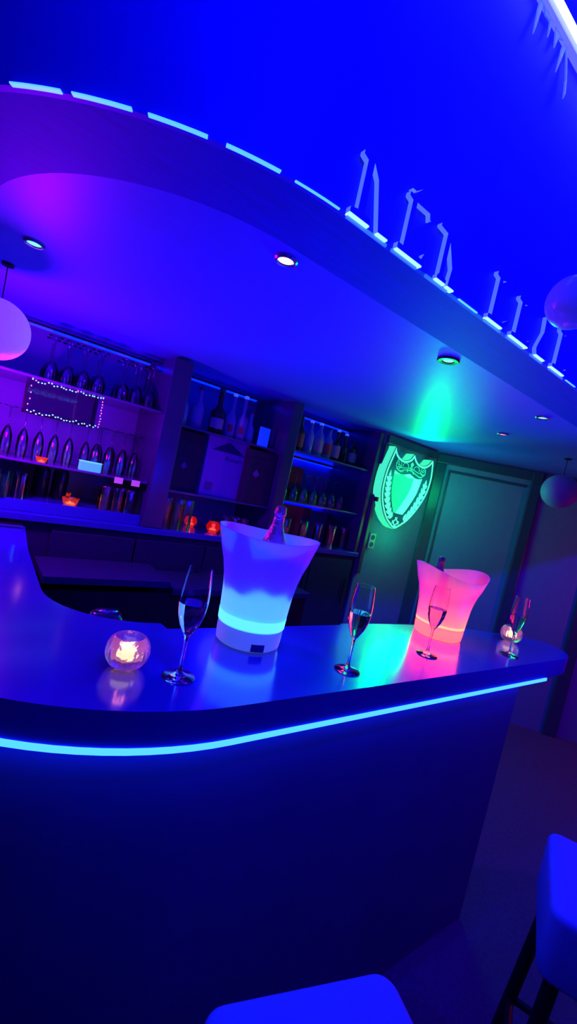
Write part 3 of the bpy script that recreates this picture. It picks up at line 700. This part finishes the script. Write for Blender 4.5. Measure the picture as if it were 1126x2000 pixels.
r = bmesh.ops.extrude_face_region(b, geom=list(b.faces)); bmesh.ops.translate(b, vec=(0,.004,0), verts=[v for v in r['geom'] if isinstance(v, bmesh.types.BMVert)])
obj('front_plate', b, 'plate', sh)
b = new_bm(); ringY(b, O0, inset(O0, .0045), dF-.0012, dF-.0002); obj('outline', b, 'outline', sh)
b = new_bm(); ringY(b, inset(O0, .0046), inset(O0, .0185), dF-.003, dF-.0002); obj('glow_band', b, 'mint', sh)
b = new_bm(); ringY(b, inset(O0, .0186), inset(O0, .0225), dF-.0012, dF-.0002); obj('outline', b, 'outline', sh)
b = new_bm(); ringY(b, inset(WIN, -.003), WIN, dF+.0045, -.003); obj('window_wall', b, 'mint', sh)
b = new_bm(); prismY(b, inset(WIN, .001), -.0028, -.0005); obj('window_back', b, 'green', sh)
# leaves
def leafcol(P, wd, flip, name='leaf_garland'):
    b = new_bm()
    n = len(P)
    for i in range(n-1):
        a, c = Vector(P[i]), Vector(P[i+1]); d = (c-a); L = d.length; d.normalize(); q = Vector((-d.y, d.x))
        w = wd*(.55+.45*min(1, (i+.5)/2))
        def pt(u, v): r = a+d*(u*L)+q*(v*w); return (r.x, r.y)
        if i == 0: poly = [pt(0,0), pt(.9,.42), pt(.9,-.42)]
        else: poly = [pt(-.02,.15), pt(.15,.42), pt(.02,.62), pt(.35,.60), pt(.62,.52), pt(.95,.30), pt(.98,0), pt(.95,-.30), pt(.62,-.52), pt(.35,-.60), pt(.02,-.62), pt(.15,-.42), pt(-.02,-.15)]
        prismY(b, poly, dF-.003, dF-.0003)
    return obj(name, b, 'mint', sh)
leafcol(loc2([sz(p) for p in [(2.517,1.832),(2.516,1.785),(2.520,1.745),(2.526,1.705),(2.532,1.665),(2.542,1.625),(2.560,1.583),(2.585,1.543),(2.612,1.508),(2.640,1.480)]]), .048, 1)
leafcol(loc2([sz(p) for p in [(2.951,1.832),(2.950,1.795),(2.945,1.755),(2.935,1.712),(2.918,1.670),(2.898,1.628),(2.875,1.588),(2.848,1.548),(2.818,1.512),(2.782,1.480)]]), .048, -1)
# small crossed mark at the tip
b = new_bm()
p0 = loc2([sz((2.697,1.452))])[0]
for q in (PI*.25, PI*.75):
    for off in (-.02, .02):
        c, s = math.cos(q), math.sin(q)
        ctr = (p0[0]-s*off, p0[1]+c*off)
        prismY(b, [(ctr[0]+c*l-s*wd, ctr[1]+s*l+c*wd) for l, wd in ((-.035,-.004),(.035,-.004),(.035,.004),(-.035,.004))], dF-.003-(q > 1)*.0004, dF-.0003)
obj('crossed_bars', b, 'mint', sh)
# scrollwork
def sc(cxy, rx, rz_, a0, a1, rot=0, n=20):
    c = loc2([sz(cxy)])[0]; out = []
    for k in range(n+1):
        a = math.radians(a0+(a1-a0)*k/n); x, z = rx*math.cos(a), rz_*math.sin(a)
        cr, sr = math.cos(math.radians(rot)), math.sin(math.radians(rot))
        out.append((c[0]+x*cr-z*sr, dF-.002, c[1]+x*sr+z*cr))
    return out
def poly3(P): return [(x, dF-.002, z) for x, z in loc2([sz(p) for p in P])]
scr = [(sc((2.587,1.889), .030, .036, 0, 360), .0022), (sc((2.668,1.888), .034, .026, -20, 200), .0024), (sc((2.802,1.886), .034, .026, -20, 200), .0024),
       (sc((2.885,1.886), .030, .030, 0, 360), .0022),
       (poly3([(2.560,1.875),(2.575,1.852),(2.600,1.842),(2.625,1.846),(2.650,1.856),(2.690,1.866),(2.735,1.866),(2.775,1.858),(2.815,1.846),(2.845,1.838),(2.880,1.842),(2.905,1.858),(2.915,1.875)]), .0028),
       (poly3([(2.570,1.862),(2.600,1.872),(2.640,1.870),(2.680,1.878),(2.735,1.884),(2.790,1.874),(2.830,1.866),(2.870,1.868),(2.900,1.862)]), .0024),
       (sc((2.625,1.850), .026, .012, 180, 360), .0022), (sc((2.860,1.846), .026, .012, 180, 360), .0022),
       (sc((2.735,1.862), .020, .014, 0, 180), .0022),
       (poly3([(2.697,1.872),(2.697,1.850)]), .0045), (poly3([(2.770,1.866),(2.772,1.846)]), .0045),
       (poly3([(2.725,1.884),(2.730,1.904)]), .003), (poly3([(2.745,1.884),(2.740,1.904)]), .003),
       (sc((2.580,1.898), .010, .012, 0, 360), .002), (sc((2.596,1.878), .010, .010, 0, 360), .002), (sc((2.885,1.890), .012, .010, 0, 360), .002)]
for P, r in scr:
    b = new_bm(); tube(b, P, r, 6); obj('scroll', b, 'vine', sh)
b = new_bm()
fc = loc2([sz((2.735,1.915))])[0]
for k in range(5): 
    a = 2*PI*k/5+PI/2; sph(b, (fc[0]+.009*math.cos(a), dF-.003, fc[1]+.009*math.sin(a)), .0075, 10)
obj('flower', b, 'vine', sh)
b = new_bm(); pl = loc2([sz((2.462,1.56))])[0]
bx(b, -.2795, -.262, dF+.02, dF+.055, -.162, -.128); obj('switch_plate', b, 'outline', sh)

# ------------------------------------------------------------------ ice buckets
PROF = [(.0935,.058),(.0945,.08),(.0965,.11),(.099,.15),(.104,.185),(.112,.22),(.123,.252),(.131,.285),(.138,.311)]
def bucket(loc, label, led, base, th0, zs=1.0, ice=True, band='ledcyan', wave=.005):
    t = thing('ice_bucket', label, 'ice bucket', loc)
    def wv(r, z, a):
        k = max(0, (z/.311))**5
        return (r*(1+.03*k*math.cos(2*(a-th0))), z*zs+wave*k*math.cos(2*(a-th0)))
    inner = [(r-.003, z) for r, z in PROF[::-1]]
    b = new_bm(); lathe(b, PROF+inner[0:0]+[(.1355,.3112)]+inner[1:], 96, fn=wv)
    obj('shell', b, 'plastic' if band else 'plasticpink', t)
    b = new_bm(); lathe(b, [(0,.062*zs),(.089,.062*zs),(.0905,.0625*zs),(.0915,.066*zs),(.0915,.070*zs),(0,.070*zs)], 48); obj('led_disc', b, led, t)
    if band:
        b = new_bm(); lathe(b, [(.0930,.0585*zs),(.0947,.059*zs),(.0957,.086*zs),(.0945,.0865*zs),(.0930,.0585*zs)], 96); obj('light_band', b, band, t)
    b = new_bm(); lathe(b, [(0,.001),(.084,.001),(.090,.006),(.0922,.03*zs),(.0925,.056*zs),(.089,.0575*zs),(0,.0575*zs)], 96); bo = obj('base', b, base, t)
    b = new_bm()
    a = math.atan2(-loc[1], -loc[0])+.35
    for k in range(9):
        aa = a-.2+.4*k/8
    P = [(.0935*math.cos(a-.2+.4*k/8), .0935*math.sin(a-.2+.4*k/8)) for k in range(9)]+[(.090*math.cos(a+.2-.4*k/8), .090*math.sin(a+.2-.4*k/8)) for k in range(9)]
    prism(b, P, .006, .026)
    if band: obj('switch_recess', b, 'front', t)
    else: b.free()
    return t
B1 = (.700, 1.004, 1.1005)
bk1 = bucket(B1, 'frosted ice bucket glowing blue over a cyan band', 'ledblue', 'basewhite', math.radians(-35), 1.0)
# ice fills the lower half
def icefn(r, z, a): return (r+.0015*math.sin(7*a+z*90), z+(.010*math.sin(3*a+1)+.006*math.sin(8*a) if z > .12 else 0))
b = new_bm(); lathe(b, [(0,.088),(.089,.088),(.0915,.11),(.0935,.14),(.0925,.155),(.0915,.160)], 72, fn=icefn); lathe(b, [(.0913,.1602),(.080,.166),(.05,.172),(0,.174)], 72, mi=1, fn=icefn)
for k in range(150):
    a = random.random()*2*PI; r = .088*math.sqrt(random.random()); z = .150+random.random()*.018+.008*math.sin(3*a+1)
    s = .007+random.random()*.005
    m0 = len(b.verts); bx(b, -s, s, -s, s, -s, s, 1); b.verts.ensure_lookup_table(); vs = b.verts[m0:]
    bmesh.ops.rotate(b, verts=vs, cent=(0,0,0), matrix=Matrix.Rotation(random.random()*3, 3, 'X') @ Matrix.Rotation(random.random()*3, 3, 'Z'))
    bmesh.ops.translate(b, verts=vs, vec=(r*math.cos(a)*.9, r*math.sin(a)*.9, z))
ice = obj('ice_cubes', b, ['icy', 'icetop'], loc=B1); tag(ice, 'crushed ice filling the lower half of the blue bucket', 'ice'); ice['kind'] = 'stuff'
B2 = (1.582, .985, 1.1005)
bk2 = bucket(B2, 'frosted ice bucket glowing pink and orange', 'ledred', 'plasticpink', math.radians(-20), .84, band=None, wave=.018)

def champagne(loc, label, m, foil, h=.31, tilt=(0,0)):
    t = thing('champagne_bottle', label, 'bottle', loc)
    b = new_bm(); lathe(b, [(0,0),(.040,0),(.043,.006),(.043,.165),(.041,.185),(.033,.215),(.0215,.245),(.0165,.262),(.0150,.275),(0,.275)], 36); obj('glass_body', b, m, t)
    b = new_bm(); lathe(b, [(.0442,.165),(.0422,.187),(.0342,.217),(.0225,.247),(.0174,.264),(.0158,.280),(.0156,.293),(.0175,.297),(.0175,.302),(.0162,.306),(.0165,.310),(.0150,.318),(.008,.322),(0,.3225)], 36, fn=lambda r, z, a: (r*(1+.02*math.sin(7*a)*math.sin(z*300)), z)); obj('neck_foil', b, foil, t)
    t.rotation_euler = (tilt[0], tilt[1], 0)
    return t
champagne((.745, 1.040, 1.1005+.070), 'champagne bottle with gold neck foil standing in the blue bucket', 'bottle', 'foil', tilt=(-.0,0))
bt2 = champagne((1.565, 1.030, 1.1005+.0592), 'dark champagne bottle neck showing in the pink bucket', 'bottle', 'foil_d')
bt2.scale = (.77, .77, .77)

# ------------------------------------------------------------------ champagne flutes on the bar
def flute_mesh():
    outer = [(0,.0),(.033,.0),(.034,.0015),(.030,.004),(.016,.0065),(.007,.011),(.0040,.02),(.0034,.045),(.0036,.075),(.0050,.086),(.011,.096),(.020,.112),(.0265,.132),(.0295,.155),(.0295,.175),(.0270,.205),(.0240,.230)]
    inn = [(.0230,.230),(.0260,.205),(.0284,.175),(.0284,.155),(.0254,.132),(.0190,.113),(.0100,.099),(.003,.092),(0,.0915)]
    return outer+inn
t = thing('champagne_flute', '', 'flute', (0,0,0))
b = new_bm(); lathe(b, flute_mesh(), 48); obj('glass', b, 'glass', t)
b = new_bm(); lathe(b, [(0,.0905),(.0032,.0915),(.0104,.0985),(.0195,.1125),(.0259,.1315),(.0288,.1548),(.0288,.158),(0,.158)], 48); obj('sparkling_wine', b, 'champ', t)
fl = [((.427,.836),1.055,'half full champagne flute between the candle bowl and the blue bucket'),
      ((.893,.790),1.03,'half full champagne flute between the two ice buckets'),
      ((1.310,.834),1.02,'half full champagne flute standing in front of the pink bucket'),
      ((1.752,.776),1.0,'half full champagne flute at the right end, before the small candle bowl')]
for i, ((x, y), s, lab) in enumerate(fl):
    if i == 0: t.location = (x, y, 1.1005); t.scale = (s, s, s); t['label'] = lab; t['group'] = 'champagne flutes on the bar'
    else: dup(t, (x, y, 1.1005), .5*i, lab, 'champagne flutes on the bar', (s, s, s))

# cut glass candle bowls
def bowl(loc, s, label):
    t = thing('candle_bowl', label, 'candle holder', loc); t.scale = (s, s, s)
    def cut(r, z, a):
        k = math.sin(PI*min(1, max(0, z/.074)))
        return (r*(1+.050*k*abs(math.sin(12*a+z*20))-.025*k), z)
    b = new_bm()
    O = [(0,0),(.020,0),(.026,.002),(.036,.010),(.043,.022),(.0455,.036),(.044,.050),(.0395,.061),(.034,.067),(.0305,.069)]
    I = [(.0295,.0685),(.0290,.064),(.0285,.050),(.0280,.035),(.0265,.028),(.022,.0235),(0,.023)]
    lathe(b, O, 112, fn=cut)
    n0 = len(b.verts)
    b2 = new_bm(); lathe(b2, I, 112)
    # join the two shells at the mouth
    b.free() ; b = new_bm(); lathe(b, O+I, 112, fn=lambda r, z, a: (r, z) if (r, z) in I else cut(r, z, a)); b2.free()
    obj('glass_bowl', b, 'cutglass', t)
    b = new_bm(); lathe(b, [(0,.0235),(.0205,.0235),(.0210,.027),(.0208,.036),(.0200,.0365),(0,.0360)], 32); w = obj('wax', b, 'wax', t)
    b = new_bm(); lathe(b, [(0,.0365),(.0030,.040),(.0028,.044),(.0010,.049),(0,.051)], 12); obj('flame', b, 'flame', w)
    l = bpy.data.lights.new('candle_glow', 'POINT'); l.energy = .03; l.color = (1, .25, .15); l.shadow_soft_size = .006
    lo = bpy.data.objects.new('candle_glow', l); COL.objects.link(lo); lo.location = (loc[0], loc[1], loc[2]+.066*s)
bowl((.330, .900, 1.1005), 1.0, 'round cut glass candle bowl at the left of the bar top')
bowl((1.972, .885, 1.1005), .95, 'small cut glass candle bowl behind the last flute at the bar end')
# round glass vase on the work side, only its top seen
t = thing('glass_vase', 'clear round glass whose rim shows above the inner edge of the bar', 'glass', (.375, 1.245, .9655))
b = new_bm(); lathe(b, [(0,0),(.03,0),(.046,.02),(.052,.06),(.050,.11),(.042,.125),(.030,.131),(0,.134)], 40); lathe(b, [(0,.004),(.028,.004),(.043,.022),(.049,.06),(.047,.108),(.039,.121),(.028,.127),(0,.130)], 40); obj('glass', b, 'glass', t)
b = new_bm(); bx(b, .238, .62, 1.125, 1.36, .94, .965); bx(b, .25, .60, 1.14, 1.34, 0, .9395, 1)
tag(obj('under_bar_unit', b, ['edge', 'black']), 'dark work unit below the inner corner of the bar', 'unit')

# ------------------------------------------------------------------ stools
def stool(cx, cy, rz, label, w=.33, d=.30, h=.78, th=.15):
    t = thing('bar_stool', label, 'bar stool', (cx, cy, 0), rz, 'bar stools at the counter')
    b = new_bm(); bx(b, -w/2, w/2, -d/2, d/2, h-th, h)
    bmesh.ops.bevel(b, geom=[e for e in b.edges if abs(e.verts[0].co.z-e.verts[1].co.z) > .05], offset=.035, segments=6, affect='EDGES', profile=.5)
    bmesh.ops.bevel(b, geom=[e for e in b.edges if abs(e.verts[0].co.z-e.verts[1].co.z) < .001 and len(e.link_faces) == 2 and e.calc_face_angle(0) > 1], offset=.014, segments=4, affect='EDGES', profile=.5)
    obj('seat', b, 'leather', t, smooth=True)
    for sx in (-1, 1):
        for sy in (-1, 1):
            b = new_bm(); tube(b, [(sx*(w/2-.04), sy*(d/2-.04), h-th-.001), (sx*(w/2+.01), sy*(d/2+.01), 0)], .016, 10); obj('leg', b, 'legs', t)
    for z in (.28,):
        k = .5; fx = (w/2+.01)-(.05)*z/(h-th); fy = (d/2+.01)-(.05)*z/(h-th)
        for P in (((-fx,-fy,z),(fx,-fy,z)), ((-fx,fy,z),(fx,fy,z)), ((-fx,-fy,z),(-fx,fy,z)), ((fx,-fy,z),(fx,fy,z))):
            b = new_bm(); tube(b, P, .010, 8); obj('footrest_bar', b, 'legs', t)
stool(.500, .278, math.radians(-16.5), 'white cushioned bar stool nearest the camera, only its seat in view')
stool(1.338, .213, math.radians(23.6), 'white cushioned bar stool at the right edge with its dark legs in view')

# ------------------------------------------------------------------ lights
def light(kind, loc, energy, col, size=.1, target=None, **kw):
    l = bpy.data.lights.new(kw.pop('name', 'lamp'), kind); l.energy = energy; l.color = col
    if kind == 'AREA': l.shape = 'RECTANGLE'; l.size = size; l.size_y = kw.pop('sy', size)
    elif kind in ('POINT', 'SPOT'): l.shadow_soft_size = size
    for k, v in kw.items(): setattr(l, k, v)
    o = bpy.data.objects.new(l.name, l); COL.objects.link(o); o.location = loc
    if target is not None: o.rotation_euler = (Vector(target)-Vector(loc)).to_track_quat('-Z', 'Y').to_euler()
    return o
BLUE = (.003, .003, 1)
for x in (.35, 1.5, 2.7):
    light('SPOT', (x, -.35, 2.93), 90, BLUE, .05, target=(x+.05, .72, 2.35), spot_size=math.radians(110), spot_blend=.6, name='blue_fill_spot')  # unseen spots added to brighten the fascia and stool tops
light('POINT', (1.0, -1.8, 2.4), 4, BLUE, .12, name='room_blue_fill')  # unseen blue fill added for the room side
light('SPOT', (2.3, -.3, .6), 115, BLUE, .06, target=(1.6, .80, 2.1), spot_size=math.radians(72), spot_blend=.9, name='blue_fill_from_below')  # added fill aimed up to brighten the canopy underside
light('POINT', (.08, 2.14, 1.66), 32, (.42, .0, 1), .06, name='violet_lamp')
light('POINT', (1.0, 1.65, 1.45), 12, BLUE, .08, name='service_blue_fill')  # added blue fill for the canopy and back bays
light('POINT', (2.79, 2.20, 1.33), 2.4, (0, 1, .25), .12, name='shield_glow')
light('POINT', (2.90, 2.08, 1.75), 7.5, (0, 1, .30), .14, name='shield_glow')
light('SPOT', (2.86, 2.26, 1.94), 32, (0, 1, .12), .03, target=(2.1, 1.68, 2.16), spot_size=math.radians(96), spot_blend=.6, name='shield_uplight')
light('SPOT', (1.205, 2.56, 1.30), 16, (1, 0, .35), .02, target=(.70, 1.74, 2.118), spot_size=math.radians(16), spot_blend=.5, name='candle_uplight')
light('POINT', (4.0, .2, 1.2), 10, (1, .0, .35), .1, name='far_red_fill')  # unseen red fill added to tint the right side
light('POINT', (B2[0], B2[1], B2[2]+.14), 1.0, (1, .03, .04), .04, name='bucket_glow')
light('POINT', (B2[0]+.035, B2[1]-.045, B2[2]+.078), .10, (1, .5, .0), .01, name='bucket_glow')
light('POINT', (B1[0], B1[1]-.03, B1[2]+.225), 5.5, (.010, .0, 1), .03, name='bucket_glow')

w = bpy.data.worlds.new('world'); scene.world = w; w.use_nodes = True
w.node_tree.nodes['Background'].inputs[0].default_value = (.03, .0, .2, 1)
w.node_tree.nodes['Background'].inputs[1].default_value = .05

# ------------------------------------------------------------------ camera
cam = bpy.data.cameras.new('camera'); co = bpy.data.objects.new('camera', cam); COL.objects.link(co)
cam.sensor_fit = 'VERTICAL'; cam.sensor_height = 36; cam.lens = 860/2000*36; cam.clip_start = .02
y, p, r = [math.radians(v) for v in (36.6, 3.4, 12.4)]
f = Vector((math.sin(y)*math.cos(p), math.cos(y)*math.cos(p), -math.sin(p)))
r0 = Vector((math.cos(y), -math.sin(y), 0)); u0 = r0.cross(f)
rt = r0*math.cos(r)+u0*math.sin(r); up = -r0*math.sin(r)+u0*math.cos(r)
mw = Matrix((( rt.x, up.x, -f.x, 0), (rt.y, up.y, -f.y, 0), (rt.z, up.z, -f.z, 1.555), (0, 0, 0, 1)))
co.matrix_world = mw
scene.camera = co
scene.view_settings.view_transform = 'Standard'; scene.view_settings.look = 'None'
scene.view_settings.exposure = 0; scene.view_settings.gamma = 1; scene.view_settings.use_curve_mapping = False
scene.cycles.use_denoising = True
scene.cycles.transparent_max_bounces = 40; scene.cycles.max_bounces = 10; scene.cycles.transmission_bounces = 10; scene.cycles.caustics_refractive = False
